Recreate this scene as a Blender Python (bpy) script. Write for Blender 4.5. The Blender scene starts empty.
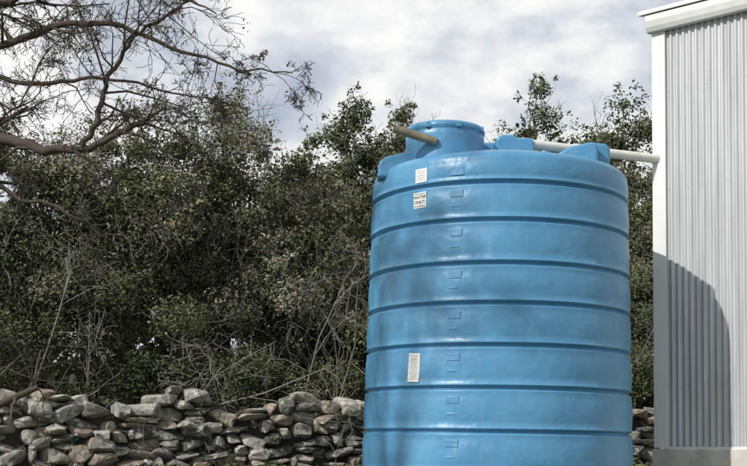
import bpy, math, random
import numpy as np
from mathutils import Vector, Matrix, noise as mnoise
random.seed(7); rng=np.random.default_rng(11)
scene=bpy.context.scene
F=1200.0; CH=1.5; HY=443.0; CX=373.5
def P(px,py,D):
    return Vector(((px-CX)/F*D, D, CH+(HY-py)/F*D))
# ---------------- helpers
def link(o,parent=None):
    scene.collection.objects.link(o)
    if parent: o.parent=parent
    return o
def empty(name,loc=(0,0,0)):
    e=bpy.data.objects.new(name,None); e.location=loc; link(e); return e
def mat(name):
    m=bpy.data.materials.new(name); m.use_nodes=True
    nt=m.node_tree; b=nt.nodes['Principled BSDF']
    return m,nt,b
def N(nt,t,**k):
    n=nt.nodes.new(t)
    for a,v in k.items(): setattr(n,a,v)
    return n
def ramp(nt,stops):
    r=N(nt,'ShaderNodeValToRGB'); e=r.color_ramp.elements
    while len(e)<len(stops): e.new(0.5)
    for i,(p,c) in enumerate(stops):
        e[i].position=p; e[i].color=(c[0],c[1],c[2],1) if not isinstance(c,(int,float)) else (c,c,c,1)
    return r
def mk(name,verts,faces,m=None,parent=None,smooth=False,bevel=0):
    me=bpy.data.meshes.new(name); me.from_pydata([tuple(v) for v in verts],[],faces); me.update()
    if m: 
        for x in (m if isinstance(m,list) else [m]): me.materials.append(x)
    if smooth: me.polygons.foreach_set('use_smooth',[True]*len(me.polygons))
    o=bpy.data.objects.new(name,me); link(o,parent)
    if bevel:
        b=o.modifiers.new('b','BEVEL'); b.width=bevel; b.segments=3; b.limit_method='ANGLE'
    return o
def quadmesh(name,V,Q,mi,col,mats,parent=None,smooth_idx=None):
    me=bpy.data.meshes.new(name)
    V=np.asarray(V,dtype=np.float32); Q=np.asarray(Q,dtype=np.int32)
    me.vertices.add(len(V)); me.vertices.foreach_set('co',V.ravel())
    me.loops.add(Q.size); me.loops.foreach_set('vertex_index',Q.ravel())
    me.polygons.add(len(Q)); me.polygons.foreach_set('loop_start',np.arange(0,Q.size,4,dtype=np.int32))
    me.polygons.foreach_set('material_index',np.asarray(mi,dtype=np.int32))
    me.polygons.foreach_set('use_smooth',np.asarray(mi)==0)
    me.update(calc_edges=True)
    a=me.attributes.new('col','FLOAT_COLOR','POINT')
    a.data.foreach_set('color',np.asarray(col,dtype=np.float32).ravel())
    for m in mats: me.materials.append(m)
    o=bpy.data.objects.new(name,me); link(o,parent); return o
def revolve(name,prof,segs,m,parent,loc=(0,0,0),smooth=True,rot=None):
    V=[];Fc=[]
    n=len(prof)
    for i in range(segs):
        a=2*math.pi*i/segs
        for r,z in prof: V.append((r*math.cos(a),r*math.sin(a),z))
    for i in range(segs):
        j=(i+1)%segs
        for k in range(n-1):
            Fc.append((i*n+k,j*n+k,j*n+k+1,i*n+k+1))
    o=mk(name,V,Fc,m,parent,smooth); o.location=loc
    if rot: o.rotation_euler=rot
    return o
def tube_along(name,pts,r,m,parent,sides=20,wall=0.006):
    pts=[Vector(p) for p in pts]; V=[];Fc=[]
    up=Vector((0.03,0.1,1)).normalized()
    def ring(p,d,rr):
        x=d.cross(up).normalized(); y=x.cross(d).normalized(); s=len(V)
        for i in range(sides):
            a=2*math.pi*i/sides; V.append(p+x*math.cos(a)*rr+y*math.sin(a)*rr)
        return s
    ds=[]
    for i in range(len(pts)):
        a=pts[max(0,i-1)]; b=pts[min(len(pts)-1,i+1)]; ds.append((b-a).normalized())
    seq=[(pts[0]+ds[0]*0.12,ds[0],r-wall)]+[(pts[0],ds[0],r-wall)]+[(p,d,r) for p,d in zip(pts,ds)]+[(pts[-1],ds[-1],r-wall),(pts[-1]-ds[-1]*0.12,ds[-1],r-wall)]
    idx=[ring(*s) for s in seq]
    for a,b in zip(idx[:-1],idx[1:]):
        for i in range(sides):
            j=(i+1)%sides; Fc.append((a+i,a+j,b+j,b+i))
    Fc.append(tuple(idx[0]+i for i in range(sides))); Fc.append(tuple(idx[-1]+i for i in range(sides)))
    o=mk(name,V,Fc,m,parent,False)
    o.data.polygons.foreach_set('use_smooth',[len(p.vertices)==4 for p in o.data.polygons])
    es=o.modifiers.new('e','EDGE_SPLIT'); es.split_angle=math.radians(40)
    return o

# ---------------- materials
def tank_mat():
    m,nt,b=mat('blue_polyethylene')
    tc=N(nt,'ShaderNodeTexCoord')
    n1=N(nt,'ShaderNodeTexNoise'); n1.inputs['Scale'].default_value=1.4; n1.inputs['Detail'].default_value=5
    mp=N(nt,'ShaderNodeMapping'); mp.inputs['Scale'].default_value=(1,1,0.6)
    nt.links.new(tc.outputs['Object'],mp.inputs[0]); nt.links.new(mp.outputs[0],n1.inputs['Vector'])
    r=ramp(nt,[(0.3,(0.060,0.212,0.375)),(0.55,(0.073,0.245,0.420)),(0.75,(0.098,0.278,0.452))])
    nt.links.new(n1.outputs['Fac'],r.inputs[0])
    n2=N(nt,'ShaderNodeTexNoise'); n2.inputs['Scale'].default_value=9; n2.inputs['Detail'].default_value=7
    mp2=N(nt,'ShaderNodeMapping'); mp2.inputs['Scale'].default_value=(2.2,2.2,0.35)
    nt.links.new(tc.outputs['Object'],mp2.inputs[0]); nt.links.new(mp2.outputs[0],n2.inputs['Vector'])
    r2=ramp(nt,[(0.55,0.0),(0.80,0.35)]); nt.links.new(n2.outputs['Fac'],r2.inputs[0])
    mx=N(nt,'ShaderNodeMixRGB'); mx.inputs[2].default_value=(0.16,0.29,0.38,1)
    nt.links.new(r2.outputs[0],mx.inputs[0]); nt.links.new(r.outputs[0],mx.inputs[1])
    nt.links.new(mx.outputs[0],b.inputs['Base Color'])
    rr=ramp(nt,[(0.3,0.30),(0.7,0.43)]); nt.links.new(n2.outputs['Fac'],rr.inputs[0]); nt.links.new(rr.outputs[0],b.inputs['Roughness'])
    n3=N(nt,'ShaderNodeTexNoise'); n3.inputs['Scale'].default_value=2.5; n3.inputs['Detail'].default_value=3
    nt.links.new(tc.outputs['Object'],n3.inputs['Vector'])
    bp=N(nt,'ShaderNodeBump'); bp.inputs['Strength'].default_value=0.8; bp.inputs['Distance'].default_value=0.04
    nt.links.new(n3.outputs['Fac'],bp.inputs['Height']); nt.links.new(bp.outputs[0],b.inputs['Normal'])
    return m
def plain(name,c,rough=0.5,var=0.15,scale=6,metal=0,bump=0.0,stretch=(1,1,1)):
    m,nt,b=mat(name)
    tc=N(nt,'ShaderNodeTexCoord'); mp=N(nt,'ShaderNodeMapping'); mp.inputs['Scale'].default_value=stretch
    n=N(nt,'ShaderNodeTexNoise'); n.inputs['Scale'].default_value=scale; n.inputs['Detail'].default_value=6
    nt.links.new(tc.outputs['Object'],mp.inputs[0]); nt.links.new(mp.outputs[0],n.inputs['Vector'])
    r=ramp(nt,[(0.3,[x*(1-var) for x in c]),(0.7,[min(1,x*(1+var)) for x in c])])
    nt.links.new(n.outputs['Fac'],r.inputs[0]); nt.links.new(r.outputs[0],b.inputs['Base Color'])
    b.inputs['Roughness'].default_value=rough; b.inputs['Metallic'].default_value=metal
    if bump:
        bp=N(nt,'ShaderNodeBump'); bp.inputs['Strength'].default_value=bump; bp.inputs['Distance'].default_value=0.02
        nt.links.new(n.outputs['Fac'],bp.inputs['Height']); nt.links.new(bp.outputs[0],b.inputs['Normal'])
    return m
def attr_mat(name,leaf=False):
    m,nt,b=mat(name)
    a=N(nt,'ShaderNodeAttribute'); a.attribute_name='col'
    nt.nodes.remove(b); d=N(nt,'ShaderNodeBsdfDiffuse')
    nt.links.new(d.outputs[0],nt.nodes['Material Output'].inputs[0])
    nt.links.new(a.outputs['Color'],d.inputs[0])
    return m
def stone_mat():
    m,nt,b=mat('fieldstone')
    a=N(nt,'ShaderNodeAttribute'); a.attribute_name='col'
    tc=N(nt,'ShaderNodeTexCoord')
    n=N(nt,'ShaderNodeTexNoise'); n.inputs['Scale'].default_value=10; n.inputs['Detail'].default_value=9; n.inputs['Roughness'].default_value=0.7
    nt.links.new(tc.outputs['Object'],n.inputs['Vector'])
    r=ramp(nt,[(0.28,0.35),(0.5,0.95),(0.72,1.6)]); nt.links.new(n.outputs['Fac'],r.inputs[0])
    mx=N(nt,'ShaderNodeMixRGB',blend_type='MULTIPLY'); mx.inputs[0].default_value=1
    nt.links.new(a.outputs['Color'],mx.inputs[1]); nt.links.new(r.outputs[0],mx.inputs[2])
    n2=N(nt,'ShaderNodeTexNoise'); n2.inputs['Scale'].default_value=6.5; n2.inputs['Detail'].default_value=10; n2.inputs['Roughness'].default_value=0.75
    nt.links.new(tc.outputs['Object'],n2.inputs['Vector'])
    r2=ramp(nt,[(0.52,0.0),(0.57,0.8)]); nt.links.new(n2.outputs['Fac'],r2.inputs[0])
    m2=N(nt,'ShaderNodeMixRGB'); m2.inputs[2].default_value=(0.50,0.49,0.42,1)
    nt.links.new(r2.outputs[0],m2.inputs[0]); nt.links.new(mx.outputs[0],m2.inputs[1])
    nt.links.new(m2.outputs[0],b.inputs['Base Color'])
    b.inputs['Roughness'].default_value=0.95; b.inputs['Specular IOR Level'].default_value=0.2
    bp=N(nt,'ShaderNodeBump'); bp.inputs['Strength'].default_value=1.0; bp.inputs['Distance'].default_value=0.035
    nt.links.new(n.outputs['Fac'],bp.inputs['Height']); nt.links.new(bp.outputs[0],b.inputs['Normal'])
    return m
M_tank=tank_mat()
M_white=plain('white_painted_metal',(0.66,0.66,0.64),0.45,0.08,3,stretch=(1,1,0.3))
M_corr=plain('galvanised_corrugated_sheet',(0.45,0.46,0.465),0.42,0.15,5,metal=0.2,stretch=(2,2,0.15))
M_conc=plain('concrete',(0.48,0.46,0.41),0.9,0.25,5,bump=0.4)
M_pvc=plain('white_pvc',(0.64,0.64,0.59),0.4,0.1,4)
M_brown=plain('tan_weathered_pipe',(0.20,0.17,0.11),0.55,0.3,14)
M_label=plain('white_label',(0.70,0.70,0.68),0.5,0.05,20)
M_ink=plain('black_ink',(0.03,0.03,0.03),0.6,0.05)
M_grey=plain('grey_print',(0.30,0.30,0.30),0.6,0.05)
M_dark=plain('dark_core_fill',(0.04,0.036,0.03),1,0.2)  # near-black core strip behind the wall stones, seen in their gaps
M_stone=stone_mat()
M_bark=attr_mat('bark'); M_leaf=attr_mat('leaf',leaf=True)

# ---------------- wall path & terrain
wn=[(-500,14.6,398),(-200,16.0,396),(0,17.0,395),(45,17.2,396),(90,17.45,404),(130,17.7,405),(150,17.8,393),(185,18.0,393),(215,18.1,406),(290,18.5,405),(362,18.9,406),(500,19.7,407),(650,20.5,409),(710,20.9,409)]
wxs=[(p-CX)/F*d for p,d,y in wn]; wys=[d for p,d,y in wn]; wzs=[CH+(HY-y)/F*d for p,d,y in wn]
def yw(x): return float(np.interp(x,wxs,wys))
def th(x,y):
    w=np.interp(x,wxs,wys)
    t=np.clip((y-(w-3.2))/2.8,0,1); t=t*t*(3-2*t)
    t2=np.clip((y-(w+0.1))/1.5,0,1)
    return 1.05*t+0.35*t2
xs=np.concatenate([np.linspace(-400,-30,12)[:-1],np.linspace(-30,30,121),np.linspace(30,400,12)[1:]])
ys=np.concatenate([np.linspace(-200,-10,8)[:-1],np.linspace(-10,45,138),np.linspace(45,900,16)[1:]])
XX,YY=np.meshgrid(xs,ys); ZZ=th(XX,YY)+0.02*np.sin(XX*2.1+YY)*np.sin(YY*1.7)
V=np.stack([XX,YY,ZZ],-1).reshape(-1,3); nx=len(xs); fc=[]
for j in range(len(ys)-1):
    for i in range(nx-1): fc.append((j*nx+i,j*nx+i+1,(j+1)*nx+i+1,(j+1)*nx+i))
mg,nt,b=mat('grass_and_dirt')
tc=N(nt,'ShaderNodeTexCoord'); n=N(nt,'ShaderNodeTexNoise'); n.inputs['Scale'].default_value=0.8; n.inputs['Detail'].default_value=12; n.inputs['Roughness'].default_value=0.7
nt.links.new(tc.outputs['Object'],n.inputs['Vector'])
r=ramp(nt,[(0.35,(0.05,0.07,0.02)),(0.5,(0.10,0.10,0.05)),(0.65,(0.17,0.14,0.10))]); nt.links.new(n.outputs['Fac'],r.inputs[0]); nt.links.new(r.outputs[0],b.inputs['Base Color'])
b.inputs['Roughness'].default_value=1
bp=N(nt,'ShaderNodeBump'); bp.inputs['Distance'].default_value=0.05; nt.links.new(n.outputs['Fac'],bp.inputs['Height']); nt.links.new(bp.outputs[0],b.inputs['Normal'])
mk('ground',V,fc,mg,smooth=True)

# ---------------- stone wall
import bmesh
def build_wall():
    allV=[];allF=[];allC=[]
    pts=[Vector((x,y,0)) for x,y in zip(wxs,wys)]
    L=[0]
    for a,b in zip(pts[:-1],pts[1:]): L.append(L[-1]+(b-a).length)
    def at(s):
        x=np.interp(s,L,wxs); y=np.interp(s,L,wys)
        x2=np.interp(s+0.1,L,wxs)-np.interp(s-0.1,L,wxs); y2=np.interp(s+0.1,L,wys)-np.interp(s-0.1,L,wys)
        d=Vector((x2,y2,0)).normalized(); return Vector((x,y,0)),d
    T=L[-1]
    def stone(c,d,hl,hd,hh,tilt):
        nrm=Vector((-d.y,d.x,0))
        bm=bmesh.new()
        for k in range(18):
            v=Vector([random.gauss(0,1) for _ in range(3)]); v.normalize()
            e=0.45
            q=Vector([math.copysign(abs(t)**e,t) for t in v]) 
            q*=random.uniform(0.84,1.08)
            bm.verts.new(q)
        bmesh.ops.convex_hull(bm,input=bm.verts)
        loose=[v for v in bm.verts if not v.link_faces]
        bmesh.ops.delete(bm,geom=loose,context='VERTS')
        bmesh.ops.subdivide_edges(bm,edges=bm.edges[:],cuts=1,use_grid_fill=True)
        bmesh.ops.smooth_vert(bm,verts=bm.verts[:],factor=0.38,use_axis_x=True,use_axis_y=True,use_axis_z=True)
        rot=Matrix.Rotation(tilt,3,'Y')@Matrix.Rotation(random.uniform(-.25,.25),3,'Z')@Matrix.Rotation(random.uniform(-.2,.2),3,'X')
        base=len(allV)
        bm.verts.index_update()
        sd=Vector((random.uniform(0,99),)*3)
        cc=random.random()
        if cc<0.22: col=(0.11,0.106,0.097)
        elif cc<0.5: col=(0.215,0.205,0.183)
        elif cc<0.8: col=(0.32,0.305,0.265)
        else: col=(0.26,0.222,0.172)
        f=random.uniform(0.8,1.25); col=[x*f for x in col]
        for v in bm.verts:
            q=v.co*(1+0.20*mnoise.noise(v.co*1.6+sd))
            q=rot@Vector((q.x*hl,q.y*hd,q.z*hh))
            w=c+d*q.x+nrm*q.y+Vector((0,0,q.z))
            allV.append(w); allC.append((*col,1))
        for fa in bm.faces: allF.append(tuple(base+v.index for v in fa.verts))
        bm.free()
    z=0.75; rows=[]
    while z<2.6:
        h=random.uniform(0.13,0.24); rows.append((z,h)); z+=h
    for (z,h) in rows:
        s=random.uniform(0,0.3)
        while s<T:
            w=random.uniform(0.16,0.50)*(1.15 if s<T*0.45 else 0.95)
            if random.random()<0.2: w*=0.6
            c,d=at(s+w/2)
            top=np.interp(s+w/2,L,wzs)+0.04*math.sin(s*3.1)
            wob=0.09*math.sin(s*0.9+z*2)+0.06*math.sin(s*2.7+z*3)
            hh=h*random.uniform(0.85,1.2)
            zz=z+wob
            if zz+h*0.5<top:
                if zz+h>top-0.12 and random.random()<0.35: hh=h*1.3
                if w>0.28 and random.random()<0.30:
                    for k in (0,1):
                        cc=c+Vector((0,0,zz+hh*(0.25+0.5*k)))
                        stone(cc+d*random.uniform(-.05,.05),d,w*0.60,0.28,hh*0.36,random.gauss(0,.12))
                else:
                    off=Vector((-d.y,d.x,0))*random.uniform(-0.10,0.08)
                    stone(c+off+Vector((0,0,zz+hh/2+random.uniform(-.03,.03))),d,w*0.63,random.uniform(0.24,0.34),hh*0.66,random.gauss(0,0.2))
            s+=w
    o=mk('stone_wall',allV,allF,[M_stone,M_dark])
    me=o.data
    bmc=bmesh.new(); bmc.from_mesh(me)
    prev=None
    for s in np.arange(0,T,0.25):
        c,d=at(s); nn=Vector((-d.y,d.x,0)); top=np.interp(s,L,wzs)-0.2
        ring=[bmc.verts.new(c-nn*0.06+Vector((0,0,0.6))),bmc.verts.new(c-nn*0.06+Vector((0,0,top))),bmc.verts.new(c+nn*0.15+Vector((0,0,top))),bmc.verts.new(c+nn*0.15+Vector((0,0,0.6)))]
        if prev:
            for i in range(3):
                f=bmc.faces.new((prev[i],ring[i],ring[i+1],prev[i+1])); f.material_index=1
        prev=ring
    bmc.to_mesh(me); bmc.free()
    a=me.attributes.new('col','FLOAT_COLOR','POINT')
    cols=allC+[(0.03,0.03,0.03,1)]*(len(me.vertices)-len(allC))
    a.data.foreach_set('color',np.array(cols,dtype=np.float32).ravel())
build_wall()

# ---------------- water tank
TC=Vector((1.37,13.6,0)); tank=empty('water_tank',TC); tank.rotation_euler=(0,math.radians(0.8),0)
def r0(z): return 1.545-0.026*z
rings=[.30,.73,1.17,1.61,2.055,2.49,2.92,3.33,3.775,4.165]
prof=[(0.01,0.06),(r0(0)-.06,0.06),(r0(0)-.02,0.075),(r0(0),0.12)]
edges_=[0.10]+rings+[4.54]
for i in range(len(edges_)-1):
    a,b_=edges_[i],edges_[i+1]
    za=a+0.052; zb=b_-0.045
    last=(i==len(edges_)-2)
    if last: zb=4.40
    for k in range(7):
        t=k/6; z=za+(zb-za)*t
        prof.append((r0(z)+0.010*(4*t*(1-t)),z))
    if not last:
        r=r0(b_)
        prof+=[(r+.003,b_-.034),(r+.001,b_-.024),(r-.016,b_-.017),(r-.036,b_-.010),(r-.038,b_-.002),(r-.030,b_+.010),(r-.008,b_+.020),(r+.007,b_+.028),(r+.010,b_+.036),(r+.005,b_+.044)]
r=r0(4.4)
for k in range(1,8):
    a=math.radians(90*k/8); prof.append((r-0.12+0.12*math.cos(a),4.40+0.11*math.sin(a)))
for k in range(1,9):
    t=k/8; prof.append(((r-0.12)*(1-t)+0.01,4.51+0.24*math.sin(t*math.pi/2)))
revolve('shell',prof,160,M_tank,tank)
pad=[(0.01,0.058),(1.85,0.058),(1.9,0.03),(1.9,-0.2)]
revolve('concrete_pad',pad,64,M_conc,tank)
def angpx(px,rr):
    lo,hi=-1.2,1.2
    f=lambda a:(TC.x+rr*math.sin(a))/(TC.y-rr*math.cos(a))*F+CX
    for _ in range(50):
        mid=(lo+hi)/2
        if f(mid)<px: lo=mid
        else: hi=mid
    return lo
def surf(px,py):
    D=TC.y-1.3; z=CH+(HY-py)/F*D
    a=angpx(px-0.0140*z/D*F,1.47); D=TC.y-1.47*math.cos(a); z=CH+(HY-py)/F*D
    return a,z
def patch(name,a,z,w,h,off,m,rollang=0,thick=0.0):
    V=[];Fc=[];n=8
    for k in range(n+1):
        u=-w/2+w*k/n
        for v in (-h/2,h/2):
            uu=u*math.cos(rollang)-v*math.sin(rollang); vv=u*math.sin(rollang)+v*math.cos(rollang)
            R=r0(z+vv)+0.0095+off; aa=a+uu/R
            V.append((R*math.sin(aa),-R*math.cos(aa),z+vv))
    for k in range(n): Fc.append((2*k,2*k+2,2*k+3,2*k+1))
    o=mk(name,V,Fc,m,tank)
    if thick:
        s=o.modifiers.new('s','SOLIDIFY'); s.thickness=thick; s.offset=-1
        bb=o.modifiers.new('b','BEVEL'); bb.width=min(0.005,thick*0.4); bb.segments=2
    return o
def text(name,s,a,z,size,off,m,rollang=0,dv=0,bold=0.0):
    cu=bpy.data.curves.new('t','FONT'); cu.body=s; cu.size=size; cu.align_x='CENTER'; cu.align_y='CENTER'; cu.offset=bold
    to=bpy.data.objects.new('t',cu); scene.collection.objects.link(to)
    dg=bpy.context.evaluated_depsgraph_get(); me=bpy.data.meshes.new_from_object(to.evaluated_get(dg))
    bpy.data.objects.remove(to)
    for v in me.vertices:
        u,w=v.co.x,v.co.y+dv
        uu=u*math.cos(rollang)-w*math.sin(rollang); vv=u*math.sin(rollang)+w*math.cos(rollang)
        R=r0(z+vv)+0.0095+off; aa=a+uu/R
        v.co=(R*math.sin(aa),-R*math.cos(aa),z+vv)
    me.materials.clear(); me.materials.append(m)
    o=bpy.data.objects.new(name,me); link(o,tank)
a,z=surf(420,175); patch('upper_label',a,z,0.15,0.145,0.003,M_label,0.03)
for i in range(5): patch('upper_label_print_%d'%i,a,z+0.045-0.022*i,0.12-0.02*(i%2),0.007,0.0045,M_grey,0.03)
a,z=surf(419,200); patch('water_only_label',a,z,0.165,0.165,0.003,M_label,0.04)
text('water_text','WATER',a,z,0.046,0.0045,M_ink,0.04,dv=0.030,bold=0.001)
text('only_text','ONLY!',a,z,0.046,0.0045,M_ink,0.04,dv=-0.022,bold=0.001)
patch('label_rule_top',a,z+0.066,0.14,0.006,0.0045,M_ink,0.04); patch('label_rule_bottom',a,z-0.064,0.14,0.006,0.0045,M_ink,0.04)
a,z=surf(415.5,369); patch('lower_label',a,z,0.15,0.30,0.003,M_label,-0.05)
for i in range(13):
    patch('lower_label_print_%d'%i,a,z+0.125-0.02*i,0.115-0.02*((i*7)%3),0.006 if i!=2 else 0.012,0.0045,M_grey,-0.05)
for i,zb in enumerate(rings):
    nz=(rings+[4.47])[i+1]
    a,_=surf(455,300)
    if nz>4.4: 
        patch('level_mark_%d'%i,a,4.29,0.15,0.09,0.006,M_tank,thick=0.02); continue
    patch('level_mark_%d'%i,a,zb+(nz-zb)*0.72,0.14,0.075,0.006,M_tank,thick=0.02)
    patch('level_tick_%d'%i,a-0.012,zb+(nz-zb)*0.40,0.10,0.022,0.004,M_tank,thick=0.015)
nk=Vector((-0.65,-0.42,0))
pr=[(0.44,4.4),(0.43,4.80),(0.435,4.84),(0.425,4.855),(0.425,4.875),(0.44,4.89),(0.44,4.92),(0.42,4.95),(0.36,4.97),(0.20,4.985),(0.01,4.99)]
revolve('manway_neck',pr,64,M_tank,tank,loc=nk)
for k in range(8):
    a=k*math.pi/4+0.3
    c=nk+Vector((0.43*math.cos(a),0.43*math.sin(a),4.905))
    V=[c+Vector((dx,dy,dz)) for dx in(-.03,.03) for dy in(-.03,.03) for dz in(-.03,.03)]
    mk('lid_lug_%d'%k,V,[(0,1,3,2),(4,6,7,5),(0,4,5,1),(2,3,7,6),(0,2,6,4),(1,5,7,3)],M_tank,tank,bevel=0.01)
def rel(px,py,D):
    q=P(px,py,D)-TC; q.x-=0.014*q.z; return q
tube_along('overflow_pipe',[rel(394,128,12.65),rel(436,141,12.75)],0.045,M_brown,tank)
def prism(name,poly,w0,w1,m,parent,bev=0.035):
    V=[(u,w0,z) for u,z in poly]+[(u,w1,z) for u,z in poly]; n=len(poly)
    Fc=[tuple(range(n)),tuple(range(2*n-1,n-1,-1))]+[(i,i+n,(i+1)%n+n,(i+1)%n) for i in range(n)]
    o=mk(name,V,Fc,m,parent,bevel=bev)
    return o
def lug(name,pxpoly,D,depth):
    pts=[rel(x,y,D) for x,y in pxpoly]
    prism(name,[(p.x,p.z) for p in pts],pts[0].y,pts[0].y+depth,M_tank,tank)
lug('lug_center',[(497,160),(497,136),(503,132),(514,132),(518,135),(533,135),(536,139),(536,160)],13.3,0.45)
lug('lug_center_step',[(478,160),(478,142),(482,140),(496,141),(496,160)],13.45,0.3)
lug('lug_right',[(556,168),(557,152),(572,143),(594,138),(600,140),(600,170)],12.75,0.35)
lug('lug_right_block',[(594,172),(595,139),(608,140),(612,144),(612,172)],12.9,0.45)
lug('lug_left',[(377,178),(379,161),(386,156),(405,151),(415,149),(415,178)],12.95,0.35)
bpipe=empty('inlet_pipe',(0,0,0))
p0=P(506,139.5,13.6); p1=P(664,158,14.62)
tube_along('pipe_run',[p0,p1],0.055,M_pvc,bpipe)
for t in (0.10,0.42,0.955):
    d=(p1-p0); q=p0+d*t
    tube_along('coupling_%d'%int(t*100),[q,q+d.normalized()*0.13],0.066,M_pvc,bpipe)
tube_along('pipe_drop',[p0+Vector((0.02,0,0.055)),p0+Vector((0.02,0,-0.5))],0.06,M_pvc,bpipe)

# ---------------- building
K=Vector((3.455,14.6,0)); u=Vector((0.763,-0.646,0)); v=Vector((0.646,0.763,0))
bld=empty('metal_building',(0,0,0))
def B(s,t,z): return K+u*s+v*t+Vector((0,0,z))
LL,WW=7.0,6.0; ZB,ZT=1.44,6.52
def boxB(name,s0,s1,t0,t1,z0,z1,m,bev=0.006):
    V=[B(s,t,z) for s in(s0,s1) for t in(t0,t1) for z in(z0,z1)]
    return mk(name,V,[(0,1,3,2),(4,6,7,5),(0,4,5,1),(2,3,7,6),(0,2,6,4),(1,5,7,3)],m,bld,bevel=bev)
def corr(name,ax,length,off,z0,zf,m):
    pitch=0.082; k=10; n=int(length/pitch*k); V=[];Fc=[]
    for i in range(n+1):
        s=length*i/n; ph=2*math.pi*s/pitch
        c=math.cos(ph); d=0.014*math.copysign(abs(c)**0.55,c)
        for z in (z0,zf(s)):
            V.append(B(s,off+d,z) if ax=='u' else B(off+d,s,z))
    for i in range(n): Fc.append((2*i,2*i+2,2*i+3,2*i+1))
    return mk(name,V,Fc,m,bld,smooth=True)
slope=0.22
corr('front_wall','u',LL,0,ZB,lambda s:ZT+0.1,M_corr)
corr('rear_wall','u',LL,WW,ZB,lambda s:ZT+0.1+0,M_corr)
gab=lambda s: ZT+0.1+slope*min(s,WW-s)
corr('left_wall','v',WW,0,ZB,gab,M_corr); corr('right_wall','v',WW,LL,ZB,gab,M_corr)
boxB('foundation',-0.05,LL+0.05,-0.05,WW+0.05,-0.3,ZB-0.012,M_conc,0.01)
boxB('corner_trim_front',-0.028,0.145,-0.034,-0.016,ZB,ZT,M_white,0.003)
boxB('corner_trim_side',-0.032,-0.018,-0.030,0.15,ZB,ZT,M_white,0.003)
boxB('base_flashing',0.146,LL,-0.030,-0.016,ZB-0.02,ZB+0.015,M_white,0.002)
gp=[(-0.016,0.0),(-0.10,0.0),(-0.13,0.05),(-0.15,0.12),(-0.15,0.19),(-0.135,0.195),(-0.016,0.195)]
V=[B(-0.06,t,ZT+z) for t,z in gp]+[B(LL+0.06,t,ZT+z) for t,z in gp]; n=len(gp)
mk('gutter',V,[tuple(range(n)),tuple(range(2*n-1,n-1,-1))]+[(i,(i+1)%n,(i+1)%n+n,i+n) for i in range(n)],M_white,bld,bevel=0.004)
def roofslab(name,t0,t1,zz0,zz1):
    V=[]
    for s in(-0.15,LL+0.15):
        V+=[B(s,t0,zz0),B(s,t1,zz1),B(s,t1,zz1+0.05),B(s,t0,zz0+0.05)]
    mk(name,V,[(0,1,2,3),(7,6,5,4),(0,4,5,1),(1,5,6,2),(2,6,7,3),(3,7,4,0)],M_white,bld,bevel=0.004)
roofslab('roof_front',-0.17,WW/2,ZT+0.205,ZT+0.205+slope*(WW/2+0.17))
roofslab('roof_rear',WW+0.17,WW/2+0.001,ZT+0.205,ZT+0.205+slope*(WW/2+0.17))
V=[];Fc=[]
for z in (2.2,3.4,4.6,5.8):
    for i in range(2,int(LL/0.082),3):
        c=B(i*0.082,-0.018,z)
        b0=len(V)
        for dz,ds in ((-.006,-.006),(-.006,.006),(.006,.006),(.006,-.006)):
            V.append(c+u*ds+Vector((0,0,dz))-v*0.004)
        Fc.append((b0,b0+1,b0+2,b0+3))
mk('wall_screws',V,Fc,M_grey,bld)

# ---------------- vegetation
class Veg:
    def __init__(s): s.V=[];s.Q=[];s.M=[];s.C=[];s.n=0
    def tube(s,pts,rad,sides,col):
        pts=np.asarray(pts,float); k=len(pts)
        d=np.gradient(pts,axis=0); d/=np.linalg.norm(d,axis=1)[:,None]+1e-9
        ref=np.array([0.31,0.17,0.93]) if abs(d[0][2])<0.8 else np.array([1.0,0.1,0.05])
        x=np.cross(d,ref); x/=np.linalg.norm(x,axis=1)[:,None]+1e-9; y=np.cross(d,x)
        an=2*np.pi*np.arange(sides)/sides
        ring=pts[:,None,:]+np.asarray(rad)[:,None,None]*(x[:,None,:]*np.cos(an)[None,:,None]+y[:,None,:]*np.sin(an)[None,:,None])
        s.V.append(ring.reshape(-1,3)); 
        i=np.arange(k-1)[:,None]*sides; j=np.arange(sides)[None,:]; j2=(j+1)%sides
        q=np.stack([i+j,i+j2,i+sides+j2,i+sides+j],-1).reshape(-1,4)+s.n
        s.Q.append(q); s.M.append(np.zeros(len(q),int)); s.C.append(np.tile(np.array([*col,1.0]),(k*sides,1))); s.n+=k*sides
    def leaves(s,c,rad,n,size,col,shell=0.5,up=0.5):
        if n<1: return
        d=rng.normal(size=(n,3)); d/=np.linalg.norm(d,axis=1)[:,None]
        r=rng.random(n)**shell
        p=np.asarray(c)+d*r[:,None]*np.asarray(rad)
        nr=d*0.6+rng.normal(size=(n,3))*0.6+np.array([-0.15,-0.2,up]); nr/=np.linalg.norm(nr,axis=1)[:,None]
        t=rng.normal(size=(n,3)); a=np.cross(nr,t); a/=np.linalg.norm(a,axis=1)[:,None]; b=np.cross(nr,a)
        L=size*rng.uniform(0.55,1.4,n)[:,None]; W=L*rng.uniform(0.38,0.6,n)[:,None]
        v=np.stack([p-a*L,p+b*W+a*L*0.1,p+a*L,p-b*W+a*L*0.1],1).reshape(-1,3)
        s.V.append(v); q=np.arange(4*n).reshape(-1,4)+s.n; s.Q.append(q); s.M.append(np.ones(n,int))
        cc=np.asarray(col)[None,:]*rng.uniform(0.5,1.5,n)[:,None]*(1+rng.normal(size=(n,3))*0.06)
        cc=np.clip(cc,0.005,0.6); cc=np.concatenate([cc,np.ones((n,1))],1)
        s.C.append(np.repeat(cc,4,axis=0)); s.n+=4*n
    def build(s,name):
        return quadmesh(name,np.concatenate(s.V),np.concatenate(s.Q),np.concatenate(s.M),np.concatenate(s.C),[M_bark,M_leaf])
def nrm(a): return a/(np.linalg.norm(a)+1e-9)
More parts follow.
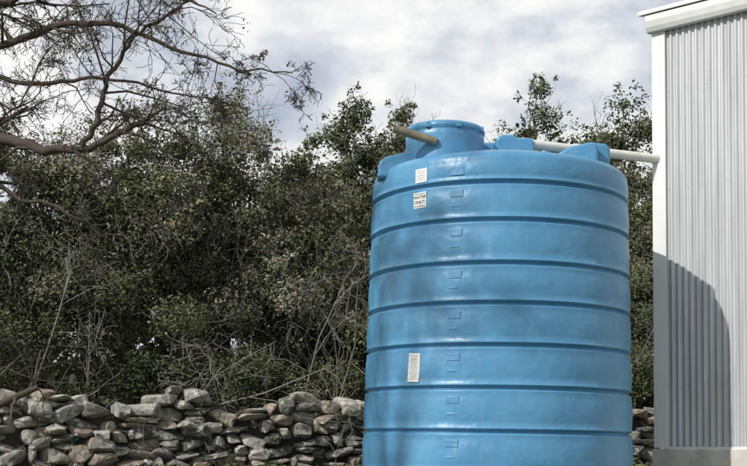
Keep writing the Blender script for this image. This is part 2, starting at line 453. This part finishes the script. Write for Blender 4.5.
def grow(vg,p,d,L,r,lvl,col,droop=0.0,wob=0.25,nch=5,tips=None,ratio=0.55):
    k=max(3,int(5-lvl*0.5)); pts=[np.array(p,float)]; d=nrm(np.array(d,float))
    ds=[d]
    for i in range(k):
        d=nrm(d+rng.normal(size=3)*wob+np.array([0,0,-droop])); pts.append(pts[-1]+d*L/k); ds.append(d)
    rad=np.linspace(r,max(r*0.4,0.0032),k+1)
    vg.tube(pts,rad,6 if r>0.03 else (4 if r>0.010 else 3),col)
    if tips is not None and lvl<=1: tips.append(pts[-1])
    if lvl<=0: return
    for c in range(nch):
        t=rng.uniform(0.2,1.0); f=t*k; i=min(k-1,int(f)); q=pts[i]+(pts[i+1]-pts[i])*(f-i)
        nd=nrm(ds[i]*0.8+rng.normal(size=3)*0.75)
        grow(vg,q,nd,L*rng.uniform(0.35,0.7)*(1.15-0.4*t)*ratio/0.55,max(0.0032,rad[i]*0.55),lvl-1,col,droop,wob*1.15,nch,tips,ratio)
def pathlimb(vg,pts,r0_,r1,col,lvl,nch,L,droop,tips=None,flat=1.0):
    P_=np.array([tuple(p) for p in pts]); k=len(P_); tt=np.linspace(0,k-1,(k-1)*5+1)
    sm=np.stack([np.interp(tt,range(k),P_[:,i]) for i in range(3)],1)
    for _ in range(2): sm[1:-1]=(sm[:-2]+2*sm[1:-1]+sm[2:])/4
    sm[1:-1]+=rng.normal(size=sm[1:-1].shape)*0.018
    rad=np.linspace(r0_,r1,len(sm)); vg.tube(sm,rad,8,col)
    for c in range(nch):
        t=rng.uniform(0.12,1); i=min(len(sm)-2,int(t*(len(sm)-1))); d=nrm(sm[i+1]-sm[i])
        grow(vg,sm[i],nrm(d*0.7+rng.normal(size=3)*0.7),L*rng.uniform(0.5,1.2)*(1.2-0.5*t),max(0.005,rad[i]*0.5),lvl,col,droop,0.22,5,tips)

def X(p,k): return [tuple(c*k for c in q) for q in p]
G=X([(0.068,0.076,0.038),(0.090,0.095,0.053),(0.052,0.064,0.030),(0.110,0.107,0.070),(0.080,0.083,0.048)],1.62)
Gg=X([(0.098,0.097,0.066),(0.12,0.117,0.085),(0.07,0.077,0.046),(0.057,0.066,0.037)],1.6)
Dk=X([(0.038,0.048,0.024),(0.052,0.060,0.031),(0.030,0.039,0.020),(0.066,0.07,0.039)],1.65)
def crown_tree(name,px,D,ytop,rx,ybot=None,nl=36000,nclump=85,pal=None,leafs=0.032,twig=True,bark=(0.19,0.175,0.145)):
    vg=Veg(); pal=pal or G
    top=P(px,ytop,D); base=Vector((top.x,D,float(th(top.x,D))-0.1))
    H=top.z-base.z
    zb=base.z+H*(0.22 if ybot is None else ybot)
    cz=(top.z+zb)/2; rz=(top.z-zb)/2
    c=np.array([base.x,base.y,cz]); sd=rng.uniform(0,50,3)
    lean=rng.normal(size=2)*0.25
    tr=[np.array([base.x,base.y,base.z]),np.array([base.x+lean[0]*.4,base.y+lean[1]*.4,base.z+H*.2]),np.array([base.x+lean[0],base.y+lean[1],base.z+H*.45]),np.array([base.x+lean[0]*.6,base.y,base.z+H*.8])]
    pathlimb(vg,tr,0.05+0.022*H,0.03,bark,0,0,1,0)
    for i in range(nclump):
        d=nrm(rng.normal(size=3)); 
        if d[1]>0.4 and rng.random()<0.7: d[1]*=-1
        lump=1+0.34*mnoise.noise(Vector(d*1.7+sd))+0.15*mnoise.noise(Vector(d*4+sd))
        rr=(rng.random()**0.45)*lump*0.93
        cc=c+d*rr*np.array([rx,rx*0.85,rz])
        cr=rng.uniform(0.22,0.55)*(0.8+0.1*rx)
        col=np.array(pal[rng.integers(len(pal))])*rng.uniform(0.65,1.3)
        n=int(nl/nclump*rng.uniform(0.5,1.5))
        vg.leaves(cc,(cr,cr,cr*0.72),n,leafs,col,shell=0.6)
        for q in range(5):
            dd=nrm(rng.normal(size=3)+np.array([0,0,0.3])); 
            vg.leaves(cc+dd*cr*rng.uniform(0.9,1.5),(cr*.3,cr*.3,cr*.3),int(n*0.06),leafs,col*1.1,shell=0.8)
        if i%2==0:
            a=tr[1+(i%3)]; m=(a+cc)/2+rng.normal(size=3)*0.15
            pathlimb(vg,[a,m,cc],0.035,0.010,bark,0,0,1,0)
        if twig and i%2==1:
            for q in range(3): grow(vg,cc,d+rng.normal(size=3)*0.5,cr*1.7,0.009,1,bark,0,0.25,4)
    return vg.build(name)
crown_tree('oak_tree',-90,19.8,95,2.4,pal=Gg,nl=30000)
crown_tree('oak_tree',25,20.0,112,2.2,pal=Gg,nl=44000,nclump=100)
crown_tree('oak_tree',125,20.8,95,2.2,pal=G,nl=44000,nclump=100)
crown_tree('oak_tree',205,21.6,98,2.1,pal=Gg,nl=44000,nclump=100)
crown_tree('oak_tree',278,22.5,112,2.0,pal=G,nl=42000)
crown_tree('oak_tree',352,24.5,94,1.6,pal=Dk,nl=44000,leafs=0.036)
crown_tree('oak_tree',325,21.5,175,1.8,pal=Gg,nl=34000,ybot=0.1)
crown_tree('oak_tree',420,25.5,112,1.7,pal=Dk,nl=26000,leafs=0.036)
crown_tree('oak_tree',530,26.5,96,1.9,pal=Dk,nl=38000,nclump=95,leafs=0.038)
crown_tree('oak_tree',605,26.0,86,2.0,pal=Dk,nl=50000,nclump=115,leafs=0.038)
crown_tree('oak_tree',655,24.0,135,1.5,pal=G,nl=32000,ybot=0.08)
crown_tree('oak_tree',720,28.0,130,2.6,pal=Dk,nl=16000)
vg=Veg()
for i in range(200):
    px=rng.uniform(-120,720); x0=(px-CX)/F*18.5
    D=yw(x0)+rng.uniform(0.7,3.6); x=(px-CX)/F*D
    g=float(th(x,D)); h=rng.uniform(0.2,2.2)+ (D-yw(x0))*0.45
    col=np.array((Gg+G+Dk)[rng.integers(13)])*rng.uniform(0.55,1.15)
    cr=rng.uniform(0.28,0.6)
    vg.leaves((x,D,g+h),(cr,cr,cr*0.8),800,0.032,col,shell=0.5)
    if i%2==0: grow(vg,(x,D,g),(rng.normal()*0.2,0,1),h+0.2,0.02,2,(0.19,0.175,0.15),0,0.15,3)
for i in range(110):
    px=rng.uniform(-260,760); D=rng.uniform(26.5,30); x=(px-CX)/F*D; h=rng.uniform(0.2,5.0)
    cr=rng.uniform(0.8,1.3); col=np.array(Dk[rng.integers(4)])*rng.uniform(0.6,1.0)
    vg.leaves((x,D,1.2+h),(cr,cr,cr),300,0.16,col,shell=0.4)
for k in range(3):
    for i in range(80):
        px=-130+11*i; D=rng.uniform(24.0,26)+k; x=(px-CX)/F*D
        vg.leaves((x,D,1.7+0.55*k+rng.uniform(-.1,.1)),(0.55,0.5,0.6),170,0.13,np.array(Dk[i%4])*0.7,shell=0.5)
vg.build('undergrowth')
def bareshrub(px,off,h,n,col):
    vg=Veg(); x=(px-CX)/F*18; D=yw(x)+off; x=(px-CX)/F*D; g=float(th(x,D))
    for i in range(n):
        d=(rng.normal()*0.5,rng.normal()*0.35-0.15,1.0)
        grow(vg,(x+rng.normal()*0.12,D+rng.normal()*0.12,g-0.05),d,h*rng.uniform(0.6,1.1),0.020,3,col,0.05,0.20,4)
    vg.build('bare_shrub')
pale=(0.27,0.255,0.215)
bareshrub(75,1.4,3.0,4,pale); bareshrub(150,1.5,3.4,4,pale); bareshrub(235,1.6,3.0,2,pale); bareshrub(315,2.0,4.2,3,pale); bareshrub(5,1.2,2.9,2,pale)
# overhanging leafless tree
vg=Veg(); bk=(0.080,0.068,0.055); tips=[]
root=Vector((-5.9,14.0,float(th(-5.9,14.0))-0.1)); fork=Vector((-5.6,13.9,3.6)); fork2=Vector((-5.5,13.9,4.9))
pathlimb(vg,[root,root.lerp(fork,0.5)+Vector((0.1,0,0)),fork,fork2,Vector((-5.0,13.8,7.0))],0.20,0.06,bk,2,6,1.6,0.0)
pathlimb(vg,[fork,P(-60,125,13.6),P(0,136,13.3),P(42,150,13.1),P(88,148,13.0),P(125,128,12.9),P(165,105,12.9)],0.09,0.016,bk,3,10,1.0,0.02,tips)
pathlimb(vg,[P(80,149,13.0),P(98,110,13.0),P(108,70,13.1),P(130,35,13.2),P(175,5,13.2),P(215,-25,13.3)],0.035,0.012,bk,2,15,1.1,0.03,tips)
pathlimb(vg,[fork2,P(-50,60,13.4),P(0,42,13.2),P(60,18,13.0),P(120,22,12.9),P(180,48,12.8),P(240,66,12.7),P(292,70,12.7)],0.055,0.006,bk,3,11,0.75,0.05,tips)
pathlimb(vg,[fork2,P(-40,10,13.2),P(20,-8,13.0),P(100,-22,12.9),P(170,-12,12.8),P(215,10,12.7)],0.05,0.008,bk,3,10,0.9,0.12,tips)
pathlimb(vg,[P(-50,60,13.4),P(0,78,13.3),P(50,82,13.1),P(100,72,13.0),P(160,88,12.9),P(215,98,12.9)],0.035,0.007,bk,3,8,0.85,0.03,tips)
pathlimb(vg,[fork,P(-40,160,13.3),P(10,195,13.2),P(60,205,13.1),P(100,235,13.1)],0.04,0.008,bk,2,8,0.8,0.05,tips)
for t in tips[::40]:
    vg.leaves(t,(0.10,0.10,0.08),5,0.02,(0.09,0.09,0.05),shell=0.6)
vg.build('leafless_tree')
# shade tree behind-left of the viewer
phi=math.radians(39.5); EL=math.radians(36)
d_=Vector((math.cos(phi),math.sin(phi),0)); sb=TC-d_*16
hh=16*math.tan(EL)+1.9
vg=Veg()
tr=[Vector((sb.x,sb.y,-0.1)),Vector((sb.x+0.2,sb.y,3.2)),Vector((sb.x,sb.y+0.2,6)),Vector((sb.x,sb.y,hh-2.4))]
pathlimb(vg,tr,0.26,0.10,bk,1,0,1,0)
for i in range(26):
    cc=np.array([sb.x,sb.y,hh])+nrm(rng.normal(size=3))*rng.random()**0.5*np.array([2.4,2.4,2.0])
    pathlimb(vg,[tr[3],(np.array(tr[3])+cc)/2+rng.normal(size=3)*.2,cc],0.022,0.008,bk,0,0,0.8,0)
    cr=rng.uniform(0.3,0.6); vg.leaves(cc,(cr,cr,cr*.7),80,0.055,G[i%5],shell=0.6)
vg.build('shade_tree')
vg=Veg()
for i in range(260):
    x=rng.uniform(-6,6.4); y=yw(x)-rng.uniform(0.35,1.2)
    vg.leaves((x,y,float(th(x,y))+0.06),(0.14,0.14,0.08),26,0.05,(0.10,0.115,0.05),shell=0.6,up=-0.3)
vg.build('grass')

# ---------------- sky, sun
w=bpy.data.worlds.new("World"); scene.world=w; w.use_nodes=True; nt=w.node_tree
bg=nt.nodes['Background']; bg.inputs[1].default_value=0.10
dirv=Vector((d_.x*math.cos(EL),d_.y*math.cos(EL),-math.sin(EL)))
sky=N(nt,'ShaderNodeTexSky',sky_type='NISHITA'); sky.sun_disc=False; sky.sun_elevation=EL; sky.sun_rotation=math.atan2(-dirv.x,-dirv.y)
tc=N(nt,'ShaderNodeTexCoord'); mp=N(nt,'ShaderNodeMapping'); mp.inputs['Scale'].default_value=(1,1,1.6); mp.inputs['Location'].default_value=(0.9,0.3,0.15)
nt.links.new(tc.outputs['Generated'],mp.inputs[0])
n1=N(nt,'ShaderNodeTexNoise'); n1.inputs['Scale'].default_value=6.0; n1.inputs['Detail'].default_value=7; n1.inputs['Roughness'].default_value=0.55; n1.inputs['Distortion'].default_value=0.15
nt.links.new(mp.outputs[0],n1.inputs['Vector'])
r1=ramp(nt,[(0.34,0.5),(0.48,1.0)]); nt.links.new(n1.outputs['Fac'],r1.inputs[0])
n2=N(nt,'ShaderNodeTexNoise'); n2.inputs['Scale'].default_value=11.0; n2.inputs['Detail'].default_value=8; n2.inputs['Roughness'].default_value=0.56
mp2=N(nt,'ShaderNodeMapping'); mp2.inputs['Scale'].default_value=(1,1,1.8); mp2.inputs['Location'].default_value=(3.1,1.7,0.25)
nt.links.new(tc.outputs['Generated'],mp2.inputs[0]); nt.links.new(mp2.outputs[0],n2.inputs['Vector'])
r2=ramp(nt,[(0.34,(6.0,6.4,7.2)),(0.43,(7.2,7.5,8.0)),(0.51,(8.8,8.9,9.0)),(0.60,(9.8,9.8,9.7))])
nt.links.new(n2.outputs['Fac'],r2.inputs[0])
mx=N(nt,'ShaderNodeMixRGB'); nt.links.new(r1.outputs[0],mx.inputs[0]); nt.links.new(sky.outputs[0],mx.inputs[1]); nt.links.new(r2.outputs[0],mx.inputs[2])
nt.links.new(mx.outputs[0],bg.inputs[0])
sl=bpy.data.lights.new('sun','SUN'); sl.energy=4.0; sl.angle=math.radians(0.6); sl.color=(1,0.97,0.93)
so=bpy.data.objects.new('sun',sl); link(so); so.rotation_euler=dirv.to_track_quat('-Z','Y').to_euler()
# ---------------- camera
cam=bpy.data.cameras.new('camera'); co=bpy.data.objects.new('camera',cam); link(co); scene.camera=co
co.location=(0,0,CH); pitch=math.radians(1.5); co.rotation_euler=(math.radians(90)+pitch,0,0)
cam.sensor_width=36; cam.lens=36*F/747; cam.shift_y=(210-F*math.tan(pitch))/747; cam.clip_end=3000
scene.view_settings.view_transform='Standard'; scene.view_settings.look='None'; scene.view_settings.exposure=0
